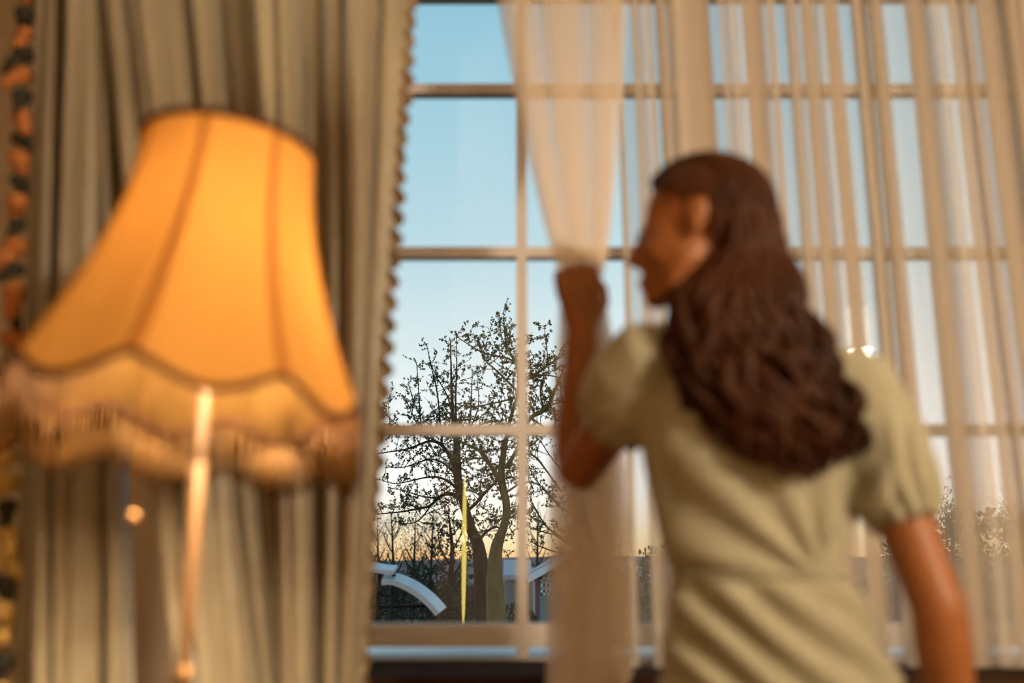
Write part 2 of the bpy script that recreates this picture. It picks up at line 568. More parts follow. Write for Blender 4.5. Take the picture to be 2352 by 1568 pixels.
def tree(name, limbs, D, seed, m_bark, m_leaf, label, twigs=.5, leaves=7, leaf=.034, tl=(.15, .42), up=.5, trunk_n=1, group=None):
    """limbs: traced polylines (px, py, r in px) spread in depth around D; twigs and young leaves grow from them"""
    rg = random.Random(seed)
    root = empty(name)
    base = P(*limbs[0][0][:2], D)
    trunk, br, fo = MB(), MB(), MB()
    for li, lb in enumerate(limbs):
        dd = 0 if li < trunk_n else rg.uniform(-.5, .5)
        poly = []
        for i, (x, y, r) in enumerate(lb):
            t = i / max(1, len(lb) - 1)
            Dp = D + dd * t + rg.uniform(-.04, .04)
            poly.append((P(x, y, Dp), r * MPP(y, Dp)))
        if li < trunk_n:
            g = poly[0][0].copy(); g.z = GZ - .05
            poly.insert(0, (g, poly[0][1] * 1.25))
        poly = smooth_poly(poly)
        n = 10 if li < trunk_n else 6
        (trunk if li < trunk_n else br).tube([p for p, r in poly], [max(r, .0022) for p, r in poly], n)
        # twigs
        for (p, r) in resample(poly, .045):
            if r < .012 and leaves > 1:
                for _ in range(rg.randint(1, 3)):
                    leaf_quads(fo, p, Vector((0, 0, .4)), leaf * rg.uniform(.6, 1.1), rg)
            if r > .055 or rg.random() > twigs:
                continue
            ax = Vector((rg.gauss(0, 1), rg.gauss(0, .7), rg.gauss(0, 1) + up)).normalized()
            ln = rg.uniform(*tl) * (1.0 if r > .008 else .45)
            grow(br, fo, p, ax, ln, min(.0045, r * .5 + .001), rg, leaves, leaf, up, 0)
    t = trunk.build('trunk', m_bark, root)
    br.build('branches', m_bark, root)
    if fo.v:
        f = fo.build('foliage', m_leaf, root, False)
        f['kind'] = 'stuff'
    tag(root, label, 'tree', group)
    return root


def grow(br, fo, p, d, ln, r, rg, leaves, leaf, up, lev):
    n = 4
    pts = [p]
    d = d.copy()
    for i in range(n):
        d = (d + Vector((rg.gauss(0, .22), rg.gauss(0, .22), rg.gauss(0, .18) + .08 * up))).normalized()
        pts.append(pts[-1] + d * ln / n)
    br.tube(pts, [r * (1 - .7 * i / n) for i in range(n + 1)], 4, cap=False)
    nl = int(leaves * ln / .3 + rg.random())
    for k in range(nl):
        t = rg.uniform(.25, 1.0) * n
        i = min(n - 1, int(t))
        q = pts[i].lerp(pts[i + 1], t - i)
        for _ in range(rg.randint(2, 4)):
            leaf_quads(fo, q, d * .6, leaf * rg.uniform(.6, 1.15), rg)
    if lev < 1:
        for k in range(rg.randint(1, 3)):
            i = rg.randint(1, n)
            dd = (d + Vector((rg.gauss(0, .8), rg.gauss(0, .8), rg.gauss(0, .7)))).normalized()
            grow(br, fo, pts[i], dd, ln * rg.uniform(.35, .6), r * .6, rg, leaves, leaf, up, lev + 1)


left_tree = [
    [(1114, 1500, 24), (1112, 1422, 21), (1106, 1310, 18), (1101, 1267, 15.5), (1096, 1242, 13.5), (1079, 1211, 11.5), (1066, 1158, 10), (1053, 1115, 9.5), (1049, 1060, 9), (1050, 1010, 8), (1042, 980, 5), (1037, 900, 3), (1036, 840, 1.8), (1034, 778, .9)],
    [(1062, 1150, 6), (1045, 1135, 5), (1022, 1133, 4), (1004, 1145, 3.5), (988, 1163, 3), (960, 1168, 2.3), (925, 1175, 1.8), (890, 1178, 1.3), (856, 1182, .8)],
    [(1004, 1143, 2.2), (982, 1142, 1.8), (955, 1136, 1.3), (925, 1125, 1), (890, 1120, .8)],
    [(1050, 1075, 6), (1033, 1045, 4.5), (1012, 1017, 4), (988, 1011, 3), (965, 1020, 2.5), (935, 1032, 2), (895, 1037, 1.5), (850, 1045, 1)],
    [(1079, 1168, 4.5), (1094, 1155, 4), (1109, 1136, 4), (1125, 1120, 3.5), (1147, 1098, 3)],
    [(1104, 1236, 4), (1118, 1220, 3), (1138, 1207, 2.5), (1152, 1216, 2)],
    [(1048, 1120, 3.4), (1030, 1104, 2.8), (1005, 1094, 2.4), (975, 1096, 1.8), (940, 1105, 1.4), (905, 1112, 1.1), (870, 1100, .8)],
    [(1047, 1090, 3), (1020, 1062, 2.4), (990, 1052, 2), (960, 1062, 1.6), (925, 1075, 1.2), (885, 1072, .8)],
    [(988, 1163, 2), (965, 1195, 1.5), (935, 1205, 1.1), (900, 1195, .8)],
    [(1000, 1012, 2), (960, 992, 1.8), (925, 985, 1.4), (885, 995, 1), (850, 985, .7)],
    [(1015, 1015, 2), (1010, 960, 1.8), (1005, 900, 1.5), (990, 840, 1.1), (980, 791, .7)],
    [(985, 1010, 1.8), (967, 990, 1.6), (962, 900, 1.2), (957, 834, .7)],
    [(1048, 1000, 3), (1046, 900, 1.8), (1050, 840, 1.2), (1048, 773, .7)],
    [(1044, 980, 2), (1030, 910, 1.5), (1005, 870, 1.1), (988, 834, .7)],
    [(1062, 1030, 2.4), (1080, 985, 1.8), (1083, 900, 1.2), (1085, 850, .7)],
    [(1080, 985, 1.4), (1102, 930, 1.1), (1096, 874, .7)],
    [(980, 1008, 1.5), (963, 985, 1.3), (945, 945, 1), (932, 919, .6)],
    [(945, 960, 1), (950, 920, .8), (941, 890, .5)],
    [(900, 1000, 1.2), (895, 970, 1), (891, 919, .6)],
    [(950, 1000, 1.6), (910, 975, 1.3), (885, 950, 1), (859, 919, .6)],
    [(1074, 1190, 2), (1050, 1215, 1.5), (1030, 1240, 1)],
]
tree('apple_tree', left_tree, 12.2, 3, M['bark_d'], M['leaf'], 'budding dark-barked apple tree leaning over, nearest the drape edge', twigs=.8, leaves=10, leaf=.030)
right_tree = [
    [(1144, 1500, 27), (1140, 1422, 24), (1135, 1329, 19), (1139, 1254, 14), (1154, 1220, 10), (1164, 1183, 9), (1163, 1150, 9), (1156, 1127, 9), (1150, 1085, 8), (1156, 1050, 7), (1158, 1010, 6)],
    [(1150, 1105, 6), (1125, 1066, 5), (1108, 1038, 4.5), (1085, 1026, 3.5), (1066, 1017, 2.5), (1045, 1008, 1.5)],
    [(1118, 1052, 3), (1090, 1052, 2.5), (1068, 1055, 1.5)],
    [(1156, 1050, 6), (1162, 1010, 5), (1172, 960, 4), (1192, 900, 3.5), (1190, 850, 3), (1182, 830, 2.6), (1164, 795, 2), (1158, 760, 1.3), (1157, 714, .7)],
    [(1160, 1075, 5), (1185, 1040, 4.5), (1200, 1000, 4.5), (1216, 957, 5), (1250, 944, 5), (1265, 922, 4), (1275, 893, 3), (1294, 850, 2)],
    [(1186, 832, 2.5), (1160, 820, 2), (1125, 815, 2), (1098, 805, 1.6), (1075, 790, 1.3), (1048, 772, .9)],
    [(1190, 900, 3), (1165, 875, 2.2), (1140, 850, 2), (1115, 830, 1.5), (1110, 812, 1)],
    [(1196, 880, 3), (1235, 858, 2.5), (1258, 837, 2), (1300, 812, 1.5)],
    [(1259, 834, 1.3), (1255, 790, 1), (1250, 748, .6)],
    [(1196, 872, 2.5), (1240, 857, 2), (1300, 870, 1.3)],
    [(1180, 915, 2.2), (1150, 922, 2), (1115, 930, 1.6), (1075, 935, 1.2)],
    [(1168, 980, 2.2), (1140, 965, 2), (1110, 972, 1.6), (1085, 985, 1.2)],
    [(1185, 1045, 3), (1225, 1040, 2.5), (1255, 1080, 2), (1290, 1130, 1.3)],
    [(1164, 1130, 3), (1200, 1105, 2.2), (1240, 1110, 1.7), (1285, 1160, 1.1)],
    [(1163, 795, 1.2), (1150, 770, 1), (1148, 732, .6)],
    [(1250, 944, 2.5), (1240, 905, 2), (1245, 870, 1.4), (1270, 850, .9)],
    [(1220, 960, 2.5), (1255, 985, 2), (1295, 1000, 1.4)],
    [(1172, 1190, 2), (1195, 1175, 1.6), (1220, 1185, 1.2), (1245, 1210, .8)],
]
tree('apple_tree', right_tree, 10.7, 11, M['bark'], M['leaf2'], 'apple tree beside the muntin, olive bark brightened for a yellow reflection, taller twigs on top', twigs=.85, leaves=11, leaf=.030)
side_tree = [
    [(1392, 1500, 18), (1390, 1400, 15), (1385, 1320, 12), (1370, 1270, 9), (1345, 1200, 6), (1330, 1100, 4), (1320, 1000, 2)],
    [(1375, 1280, 4), (1330, 1262, 3), (1290, 1240, 2.4), (1250, 1205, 1.8), (1225, 1160, 1.3), (1212, 1130, .8)],
    [(1360, 1290, 3), (1310, 1275, 2.2), (1255, 1262, 1.6), (1212, 1240, .9)],
    [(1345, 1200, 3), (1300, 1175, 2.2), (1262, 1140, 1.6), (1225, 1095, 1.1), (1210, 1060, .7)],
    [(1335, 1130, 2.5), (1300, 1090, 2), (1265, 1050, 1.5), (1240, 1010, 1)],
    [(1300, 1235, 2), (1262, 1225, 1.4), (1225, 1215, .9)],
]
tree('young_tree', side_tree, 13.0, 5, M['bare'], M['leaf2'], 'fine-twigged young tree in front of the house', twigs=.75, leaves=6, leaf=.032)

# bare thin trees standing behind
def thin_tree(x0, xt, y1, D, seed, label, spread=70, lf=None, r0=4.0, n=9, leafs=0):
    rg = random.Random(seed)
    limbs = [[(x0, 1500, r0 * 1.2), (x0 + (xt - x0) * .2, 1350, r0), (x0 + (xt - x0) * .6, (1350 + y1) / 2, r0 * .6), (xt, y1, .5)]]
    for k in range(n):
        t = rg.uniform(.12, .8)
        y = 1350 + (y1 - 1350) * t
        x = x0 + (xt - x0) * (.2 + .8 * t)
        s = rg.choice((-1, 1))
        L_ = spread * (1 - t * .7) * rg.uniform(.5, 1)
        limbs.append([(x, y, r0 * .5 * (1 - t) + .5), (x + s * L_ * .3, y - L_ * .45, r0 * .3 * (1 - t) + .5), (x + s * L_ * .5, y - L_ * 1.0, .5)])
    return tree('bare_tree', limbs, D, seed, M['bare'], lf or M['leaf2'], label, twigs=.48, leaves=leafs, leaf=.06, tl=(.4, 1.1), up=.9, group='bare trees on the horizon')
thin_tree(908, 898, 1170, 28, 21, 'bare tree with bare twigs just behind the pale rail')
thin_tree(948, 955, 1178, 30, 22, 'slim bare tree second from the drape edge, few leaves', leafs=1)
thin_tree(986, 996, 1165, 37, 23, 'slim tall bare tree between the rail and the yellow light')
thin_tree(872, 866, 1200, 33, 24, 'bare tree half hidden by the drape edge', spread=60)
thin_tree(1232, 1236, 1150, 47, 25, 'bare tree standing behind the grey-roofed house')
thin_tree(2190, 2185, 1150, 29, 26, 'bare tree seen blurred through the sheer beside her elbow', n=14, leafs=2)
thin_tree(2320, 2330, 1165, 33, 27, 'bare tree at the outer side of the sheer', n=14, leafs=2)
shr = [[(1034, 1500, 9), (1036, 1420, 8), (1034, 1330, 7), (1040, 1270, 5), (1035, 1220, 3), (1030, 1175, 1)],
       [(1036, 1330, 4), (1062, 1290, 3), (1072, 1250, 2), (1060, 1200, 1)], [(1036, 1300, 3), (1010, 1260, 2), (1005, 1210, 1)],
       [(1034, 1370, 4), (1062, 1330, 3), (1066, 1290, 2)], [(1040, 1265, 2), (1060, 1225, 1.4), (1078, 1195, .8)], [(1034, 1290, 3), (1014, 1300, 2), (995, 1275, 1)],
       [(1064, 1460, 9), (1063, 1340, 7), (1060, 1290, 4), (1066, 1250, 1)]]
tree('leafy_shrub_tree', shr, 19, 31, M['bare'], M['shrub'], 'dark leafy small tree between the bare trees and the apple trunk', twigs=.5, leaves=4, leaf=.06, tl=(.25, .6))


def bush(name, px, py, D, rx, rz, seed, n, label, mt, leaf=.09):
    rg = random.Random(seed)
    c = P(px, py, D); c.z = GZ
    fo, st = MB(), MB()
    for k in range(n):
        a = Vector((rg.gauss(0, 1), rg.gauss(0, 1), rg.gauss(0, 1))).normalized() * rg.uniform(.55, 1.0) ** .5
        p = c + Vector((a.x * rx, a.y * rx * .6, rz * (.5 + .5 * a.z)))
        leaf_quads(fo, p, a, leaf * rg.uniform(.6, 1.3), rg)
    for k in range(7):
        e = c + Vector((rg.uniform(-.7, .7) * rx, rg.uniform(-.3, .3) * rx, rz * rg.uniform(.6, .9)))
        st.tube([c + Vector((rg.uniform(-.1, .1), 0, -.03)), c.lerp(e, .5) + Vector((rg.uniform(-.1, .1), 0, .1)), e], [.02, .014, .005], 5)
    root = empty(name)
    f = fo.build('foliage', mt, root, False); f['kind'] = 'stuff'
    st.build('stems', M['bare'], root)
    tag(root, label, 'bush')
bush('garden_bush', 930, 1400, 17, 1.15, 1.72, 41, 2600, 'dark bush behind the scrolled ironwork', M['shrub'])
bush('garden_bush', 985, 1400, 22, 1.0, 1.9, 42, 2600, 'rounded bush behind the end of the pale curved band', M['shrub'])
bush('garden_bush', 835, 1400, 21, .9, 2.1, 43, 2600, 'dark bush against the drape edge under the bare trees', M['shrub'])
bush('garden_bush', 1185, 1400, 27, .55, .9, 44, 1200, 'low bush between the reflection-tinted trunk and the house', M['shrub'])
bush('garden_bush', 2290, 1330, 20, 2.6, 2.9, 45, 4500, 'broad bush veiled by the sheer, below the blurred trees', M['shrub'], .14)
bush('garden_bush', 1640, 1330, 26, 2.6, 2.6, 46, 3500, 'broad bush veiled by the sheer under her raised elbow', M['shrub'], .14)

# red-brown board fence: each board its own piece
fn = empty('board_fence')
a, b = P(985, 1350, 24), P(1100, 1350, 24)
bd = MB(); bd.b2((-.068, -.015, 0), (.068, .015, 1.0)); bd.add([(-.068, -.015, 1.0), (.068, -.015, 1.0), (0, 0, 1.06)], [(0, 1, 2)])
bme = bd.mesh('board', False); bme.materials.append(M['fence'])
nb = int((b.x - a.x + .5) / .15)
for k in range(nb):
    o = bpy.data.objects.new('board', bme); COL.objects.link(o); o.parent = fn
    o.location = (a.x + k * .15, 24 + .01 * math.sin(k * 5.1), GZ - .02)
    o.scale = (1, 1, (a.z - GZ) * (1 + .012 * math.sin(k * 2.7)))
tag(fn, 'red-brown board fence behind the tree trunks', 'fence')

# house with two wings
hs = empty('garden_house')
D = 34
def hp(px, py, d=0): return P(px, py, D + d)
g0, g1 = hp(1222, 1335), hp(1400, 1335)
peak = hp(1330, 1268)
depth = 7
m = MB()
z0 = GZ
pts = [Vector((g0.x, D, z0)), Vector((g1.x + 1.0, D, z0)), Vector((g1.x + 1.0, D, g0.z)), Vector((peak.x, D, peak.z - .1)), Vector((g0.x, D, g0.z))]
m.add(pts + [p + Vector((0, depth, 0)) for p in pts], [(0, 1, 2, 3, 4), (9, 8, 7, 6, 5), (0, 5, 6, 1), (1, 6, 7, 2), (0, 4, 9, 5)])
m.build('gable_wall', M['brick'], hs, False)
m = MB()
m.b2((hp(1240, 1400).x, D - .05, z0), (g1.x, D - .002, hp(1240, 1315).z))
m.build('siding', M['siding'], hs, False)
ev = hp(1212, 1328); rt = Vector((g1.x + 1.6, 0, ev.z))
for (p, q, s) in ((ev, peak, 1), (rt, peak, -1)):
    m = MB()
    A = [Vector((p.x, D - .5, p.z)), Vector((q.x, D - .5, q.z + .06)), Vector((q.x, D + depth + .4, q.z + .06)), Vector((p.x, D + depth + .4, p.z))]
    B = [v + Vector((0, 0, .16)) for v in A]
    m.add(A + B, [(0, 1, 2, 3), (7, 6, 5, 4), (0, 4, 5, 1), (1, 5, 6, 2), (2, 6, 7, 3), (3, 7, 4, 0)])
    r_ = m.build('roof_slope', M['roof'], hs, False)
    m = MB()
    dn = Vector((0, 0, -.16))
    A = [Vector((p.x, D - .54, p.z + .1)), Vector((q.x, D - .54, q.z + .16)), Vector((q.x, D - .50, q.z + .16)), Vector((p.x, D - .50, p.z + .1))]
    B = [v + dn * 1.5 for v in A]
    m.add(A + B, [(3, 2, 1, 0), (4, 5, 6, 7), (0, 1, 5, 4), (1, 2, 6, 5), (2, 3, 7, 6), (3, 0, 4, 7)])
    m.build('bargeboard', M['white'], hs, False)
def hwin(x0, y0, x1, y1):
    a, b = hp(x0, y1), hp(x1, y0)
    w = MB()
    t = .07
    for lo, hi in (((a.x, a.z), (a.x + t, b.z)), ((b.x - t, a.z), (b.x, b.z)), ((a.x, a.z), (b.x, a.z + t)), ((a.x, b.z - t), (b.x, b.z)),
                   (((a.x + b.x) / 2 - .02, a.z), ((a.x + b.x) / 2 + .02, b.z)), ((a.x, (2 * a.z + b.z) / 3), (b.x, (2 * a.z + b.z) / 3 + .035)), ((a.x, (a.z + 2 * b.z) / 3), (b.x, (a.z + 2 * b.z) / 3 + .035))):
        w.b2((lo[0], D - .10, lo[1]), (hi[0], D - .05, hi[1]))
    wo = w.build('house_window', M['white'], hs, False)
    m = MB(); m.b2((a.x + .03, D - .07, a.z + .03), (b.x - .03, D - .055, b.z - .03)); m.build('pane', M['hglass'], wo, False)
hwin(1242, 1325, 1267, 1366)
hwin(1292, 1325, 1317, 1366)
m = MB(); q = hp(1226, 1400); m.tube([(q.x, D - .06, z0), (q.x, D - .06, ev.z - .1), (q.x - .15, D - .3, ev.z + .02)], [.045] * 3, 8); m.build('downpipe', M['white'], hs)
# lower wing
m = MB()
la, lb = hp(1162, 1332, 3), hp(1222, 1332, 3)
m.b2((la.x, D + 3, z0), (lb.x, D + 6.8, la.z)); m.build('wing_wall', M['siding'], hs, False)
m = MB(); ra_ = hp(1156, 1328, 2.6)
A = [Vector((ra_.x, D + 2.6, ra_.z)), Vector((lb.x, D + 2.6, ra_.z)), Vector((lb.x, D + 5, ra_.z + .55)), Vector((ra_.x, D + 5, ra_.z + .55))]
B = [v + Vector((0, 0, .12)) for v in A]
m.add(A + B, [(0, 1, 2, 3), (7, 6, 5, 4), (0, 4, 5, 1), (1, 5, 6, 2), (2, 6, 7, 3), (3, 7, 4, 0)])
m.build('wing_roof', M['roof'], hs, False)
tag(hs, 'blue-grey and brick house with grey roof beyond the trees', 'house')

# pale curved handrail over wrought-iron scrolls
rl = empty('scroll_railing')
DR = 6.2
def rp_(cx, cy): return P(820 + cx / 3.2135, 1080 + cy / 3.2135, DR)
def band(name, pts, w, t):
    m = MB()
    pts = smooth_poly([(p, 0) for p in pts], 2)
    rows = []
    for i, (p, _) in enumerate(pts):
        a = pts[max(0, i - 1)][0]; b = pts[min(len(pts) - 1, i + 1)][0]
        d = (b - a).normalized(); n = Vector((-d.z, 0, d.x))
        if n.z < 0: n = -n
        y = Vector((0, w, 0))
        up = Vector((0, 0, .0))
        rows.append([p - y - n * t, p + y * 1.0 + n * (t * .2 + .022), p + y + n * (t * 1.2 + .022), p - y + n * t * .4])
    m.grid(rows, True)
    m.add(rows[0] + rows[-1], [(3, 2, 1, 0), (4, 5, 6, 7)])
    return m.build(name, M['railtop'], rl, False)
band('handrail_band', [rp_(195, 818), rp_(265, 812), rp_(340, 838), rp_(430, 885), rp_(510, 945), rp_(570, 1005), rp_(608, 1052)], .09, .022)
band('handrail_band', [rp_(-120, 690), rp_(20, 712), rp_(120, 728), rp_(215, 746), rp_(285, 748)], .09, .016)
def scroll(name, c, r, turns, a0, sgn=1, rr=.0055):
    m = MB(); pts = []
    for i in range(60):
        t = i / 59
        a = a0 + sgn * turns * 2 * math.pi * t
        q = r * (1 - .82 * t)
        pts.append(c + Vector((math.cos(a) * q, .0, math.sin(a) * q)))
    m.tube(pts, [rr] * 60, 6)
    return m.build(name, M['iron'], rl)
s_ = MPP(1380, DR) / 3.2135
scroll('iron_scroll', rp_(215, 870), 75 * s_, 1.3, math.radians(120))
scroll('iron_scroll', rp_(250, 850), 105 * s_, .8, math.radians(160))
scroll('iron_scroll', rp_(120, 1080), 70 * s_, 1.6, math.radians(60))
scroll('iron_scroll', rp_(415, 1060), 48 * s_, 1.7, math.radians(200), -1)
scroll('iron_scroll', rp_(560, 1100), 50 * s_, 1.5, math.radians(20))
m = MB(); m.tube([rp_(-140, 1005), rp_(520, 1000)], [.010, .010], 8); m.build('iron_bar', M['iron'], rl)
m = MB(); m.tube([rp_(-140, 1190), rp_(640, 1190)], [.010, .010], 8); m.build('iron_bar', M['iron'], rl)
for cx, cy in ((170, 760), (275, 745), (600, 1045), (-60, 710)):
    t = rp_(cx, cy); m = MB(); e = t.copy(); e.z = GZ
    k = t.lerp(e, .06)
    m.tube([t, k + Vector((-.012, 0, 0)), e], [.012] * 3, 8); m.build('iron_post', M['iron'], rl)
tag(rl, 'wrought-iron scroll railing with pale curved top bands', 'railing')

# ------------------------------------------------------------------ heavy drapes on the left
OFF_R = [-.02, -.05, -.03, .03, .06, .04, -.02, .03, .045, .0, -.01, .0]
OFF_L = [.0, -.02, .0, -.03, .01, .02]
def drape(name, top, bot, D, label, OFF, amp=.095, seed=0):
    """top/bot: crease positions in px along the upper and the lower part of the picture"""
    zt, zb = 2.755, .02
    yt, yb = 100, 1300
    pt = [P(x, yt, D) for x in top]; pb = [P(x, yb, D) for x in bot]
    zt_, zb_ = pt[0].z, pb[0].z
    rows = []
    nz = 46
    for i in range(nz + 1):
        z = zt + (zb - zt) * i / nz
        t = (z - zt_) / (zb_ - zt_)
        xs = [a.x + (b.x - a.x) * max(-.25, min(1.25, t)) for a, b in zip(pt, pb)]
        row = []
        for j in range(len(xs) - 1):
            x0, x1 = xs[j], xs[j + 1]
            w = abs(x1 - x0)
            am = min(amp, .9 * w + .010) * (.75 + .55 * math.sin(j * 2.3 + seed + .5 * math.sin(z * 1.3 + j)))
            for k in range(16):
                u = k / 16
                s = math.sin(math.pi * u)
                y = -am * (s ** (.55 + .5 * ((j * 7) % 3))) + (OFF[j] * (1 - u) + OFF[j + 1] * u)
                y += -.010 * math.sin(math.pi * 3 * u + j) * s * (w > .055)
                nx = .006 * math.sin(z * 3.1 + j * 1.7 + seed)
                wr = .004 * mnoise.noise((x0 * 9 + u, z * 2.2, seed + 2.0)) + .0022 * mnoise.noise((x0 * 30 + u * 4, z * 5, seed + 5.0))
                row.append(Vector((x0 + (x1 - x0) * u + nx * s, D + y + wr, z)))
        row.append(Vector((xs[-1], D + OFF[len(xs) - 1], z)))
        rows.append(row)
    m = MB(); m.grid(rows)
    return m, rows


DD = 1.76        # depth of the drapes
curt = empty('drape')
m, rowsR = drape('drape', [268, 320, 400, 445, 500, 580, 650, 695, 735, 800, 870, 932], [398, 450, 500, 565, 600, 632, 680, 715, 742, 790, 826, 846], DD, '', OFF_R, seed=1)
cl = m.build('cloth', M['drape'], curt)
so = cl.modifiers.new('s', 'SOLIDIFY'); so.thickness = .003
# ruffled edge
m = MB()
outer, inner = [], []
zz = np.linspace(2.75, .03, 560)
edge = [(r[-1].z, r[-1].x, r[-1].y) for r in rowsR]
ez = [e[0] for e in edge][::-1]; ex = [e[1] for e in edge][::-1]
rr_ = []
for z in zz:
    x = float(np.interp(z, ez, ex))
    ph = 2 * math.pi * z / .041 + 2.0 * mnoise.noise((z * 3.0, 0.3, 8.0))
    am = (.8 + .6 * mnoise.noise((z * 7.0, 2.2, 1.0))) * (1 if z > 1.2 else .35)
    sc = .011 + am * .012 * (1 - abs(((ph / (2 * math.pi)) % 1.0) * 2 - 1) * 1.7)
    rr_.append([Vector((x - .012, DD + .001, z)), Vector((x + sc * .5, DD + .006 * math.sin(ph), z)), Vector((x + sc, DD + .012 * math.sin(ph), z))])
m.grid(rr_)
rf = m.build('ruffle_trim', M['ruffle'], curt)
so = rf.modifiers.new('s', 'SOLIDIFY'); so.thickness = .004
tag(curt, 'gold-brown satin drape with a ruffled edge, drawn beside the bare window', 'curtain')

curt2 = empty('drape')
m, rowsL = drape('drape', [84, 122, 165, 208, 240, 262], [44, 92, 150, 178, 236, 288], DD - .05, '', OFF_L, amp=.05, seed=4)
cl = m.build('cloth', M['drape'], curt2)
so = cl.modifiers.new('s', 'SOLIDIFY'); so.thickness = .003
ez = [r[0].z for r in rowsL][::-1]; ex = [r[0].x for r in rowsL][::-1]
tm = {}
for nm in ('tassel_dark', 'tassel_orange', 'tassel_lamplit'):
    t = MB()
    t.ball((0, 0, 0), (.017, .014, .013), 10, 7)
    t.tube([(0, 0, -.004), (-.012, -.004, -.016), (-.020, -.005, -.034)], [.009, .011, .006], 8)
    me = t.mesh('tassel'); me.materials.append(M[nm]); tm[nm] = me
k = 0
z = 2.72
while z > .05:
    x = float(np.interp(z, ez, ex))
    key = ('tassel_dark', 'tassel_orange')[k % 2] if z > 1.25 else ('tassel_lamplit', 'tassel_lamplit', 'tassel_dark')[k % 3]  # tassels low on the edge get the painted lamplit colour
    o = bpy.data.objects.new('tassel', tm[key]); COL.objects.link(o); o.parent = curt2
    o.location = (x - .020, DD - .057, z); o.rotation_euler = (0, .3 * math.sin(k * 2.1), k * .7)
    s = 1.25 + .25 * math.sin(k * 3.3); o.scale = (s, s, s)
    z -= .042; k += 1
tag(curt2, 'gold-brown satin drape edged with dark and rust tassels, at the picture edge', 'curtain')

# ------------------------------------------------------------------ sheer curtains
DS = 2.25
HAND = P(1332, 628, 1.69)
def sheer_wide():
    kx = MPP(189, DS)
    X = lambda px: (px - 1176) * kx
    strips = [(1420, 1432, 7), (1459, 1474, 5), (1492, 1504, 5), (1515, 1536, 9), (1590, 1636, 13), (1660, 1668, 3), (1710, 1753, 11), (1771, 1784, 7), (1817, 1835, 7),
              (1855, 1878, 9), (1906, 1934, 11), (1975, 1990, 5), (2010, 2042, 9), (2098, 2139, 13), (2197, 2215, 7), (2223, 2243, 7), (2261, 2305, 11), (2322, 2352, 9),
              (2390, 2420, 9), (2450, 2480, 9), (2520, 2560, 9), (2600, 2630, 9)]
    dbl = {1, 3, 5, 6, 8, 9, 13, 15, 17}      # gaps where the cloth folds back over itself
    strips = [(a, b, min(n, 9)) for a, b, n in strips]
    pts = []   # (x, y, flex)
    for i, (a, b, n) in enumerate(strips):
        a, b = X(a), X(b)
        w = b - a
        for k in range(n + 1):
            u = (k % 2)
            pts.append((a + (w if u else 0) * (1 - .12 * (k // 2) / max(1, n // 2)) + .1 * w * (1 - u) * (k // 2) / max(1, n // 2), -.022 + .044 * k / n, 0))
        if i + 1 < len(strips):
            c = X(strips[i + 1][0])
            if i in dbl:
                g = c - b
                pts += [(b + .3 * g, .02, 1), (b + .97 * g, .026, 1), (b + .6 * g, 0, 1), (b + .03 * g, -.004, 1), (b + .5 * g, -.02, 1)]
            else:
                for u in (.25, .5, .75):
                    pts.append((b + (c - b) * u, .022 - .044 * u + .012 * math.sin(math.pi * u), 1))
    zt, zb = 2.755, .02
    rows = []
    for i in range(41):
        z = zt + (zb - zt) * i / 40
        row = []
        for j, (x, y, fl) in enumerate(pts):
            fl2 = 1 + .10 * smooth(2.3, .4, z)
            dx = .012 * mnoise.noise((x * 6, z * .9, 1.0)) + .010 * mnoise.noise((x * 2.5, z * .5, 7.0))
            row.append(Vector((x + dx + .015 * smooth(1.6, .2, z) * math.sin(x * 23), DS + y * fl2 + .03 * mnoise.noise((x * 3, z * .8, 4.0)), z)))
        rows.append(row)
    m = MB(); m.grid(rows)
    o = m.build('sheer_curtain', M['sheer'])
    tag(o, 'sheer peach voile curtain hanging in fine folds behind the person', 'curtain')
    return o
sheer_wide()

def sheer_held():
    zt, zb, zh = 2.755, .02, HAND.z
    rows = []
    npl = 15
    NC = 300
    xt0, xt1 = P(1158, 0, 2.22).x, P(1425, 0, 2.22).x
    pb0, pb1 = P(1280, 1500, 1.95), P(1432, 1500, 2.05)
    for i in range(91):
        z = zt + (zb - zt) * i / 90
        if z >= zh:
            s = (z - zh) / (P(1160, 0, 2.2).z - zh)
            e = min(1.08, s ** .84)
            xl = HAND.x - .028 + (xt0 - HAND.x + .028) * e
            xr = HAND.x + .030 + (xt1 - HAND.x - .030) * min(1.05, s ** .62)
            yl = HAND.y + (2.20 - HAND.y) * min(1.0, s ** .8); yr = HAND.y + .02 + (2.22 - HAND.y) * min(1.0, s ** .6)
            fold = .35 + .65 * min(1, s)
        else:
            s = (zh - z) / (zh - pb0.z)
            e = min(1.1, s) ** .75
            xl = HAND.x - .028 + (pb0.x - HAND.x + .028) * s
            xr = HAND.x + .030 + (pb1.x - HAND.x - .030) * min(1.05, (s * 1.5) ** .8 if s < .6 else 1.0)
            yl = HAND.y + (pb0.y - HAND.y) * min(1.1, s); yr = HAND.y + .02 + (pb1.y - HAND.y) * smooth(0, .8, s)
            fold = .35 + .65 * smooth(0, .5, s)
        row = []
        for k in range(NC + 1):
            u = k / NC
            ph = 2 * math.pi * npl * u + 1.3 * mnoise.noise((u * 3, z * .6, 2.0))
            x = xl + (xr - xl) * u + (.019 + .009 * math.sin(u * 15 + .5)) * fold * math.cos(ph) * (1 if 0 < k else 1)
            y = yl + (yr - yl) * u + .028 * fold * math.sin(ph)
            row.append(Vector((x, y, z)))
        rows.append(row)
    m = MB(); m.grid(rows)
    o = m.build('sheer_curtain', M['sheer'])
    tag(o, 'sheer peach voile curtain gathered and held aside in the raised hand', 'curtain')
sheer_held()

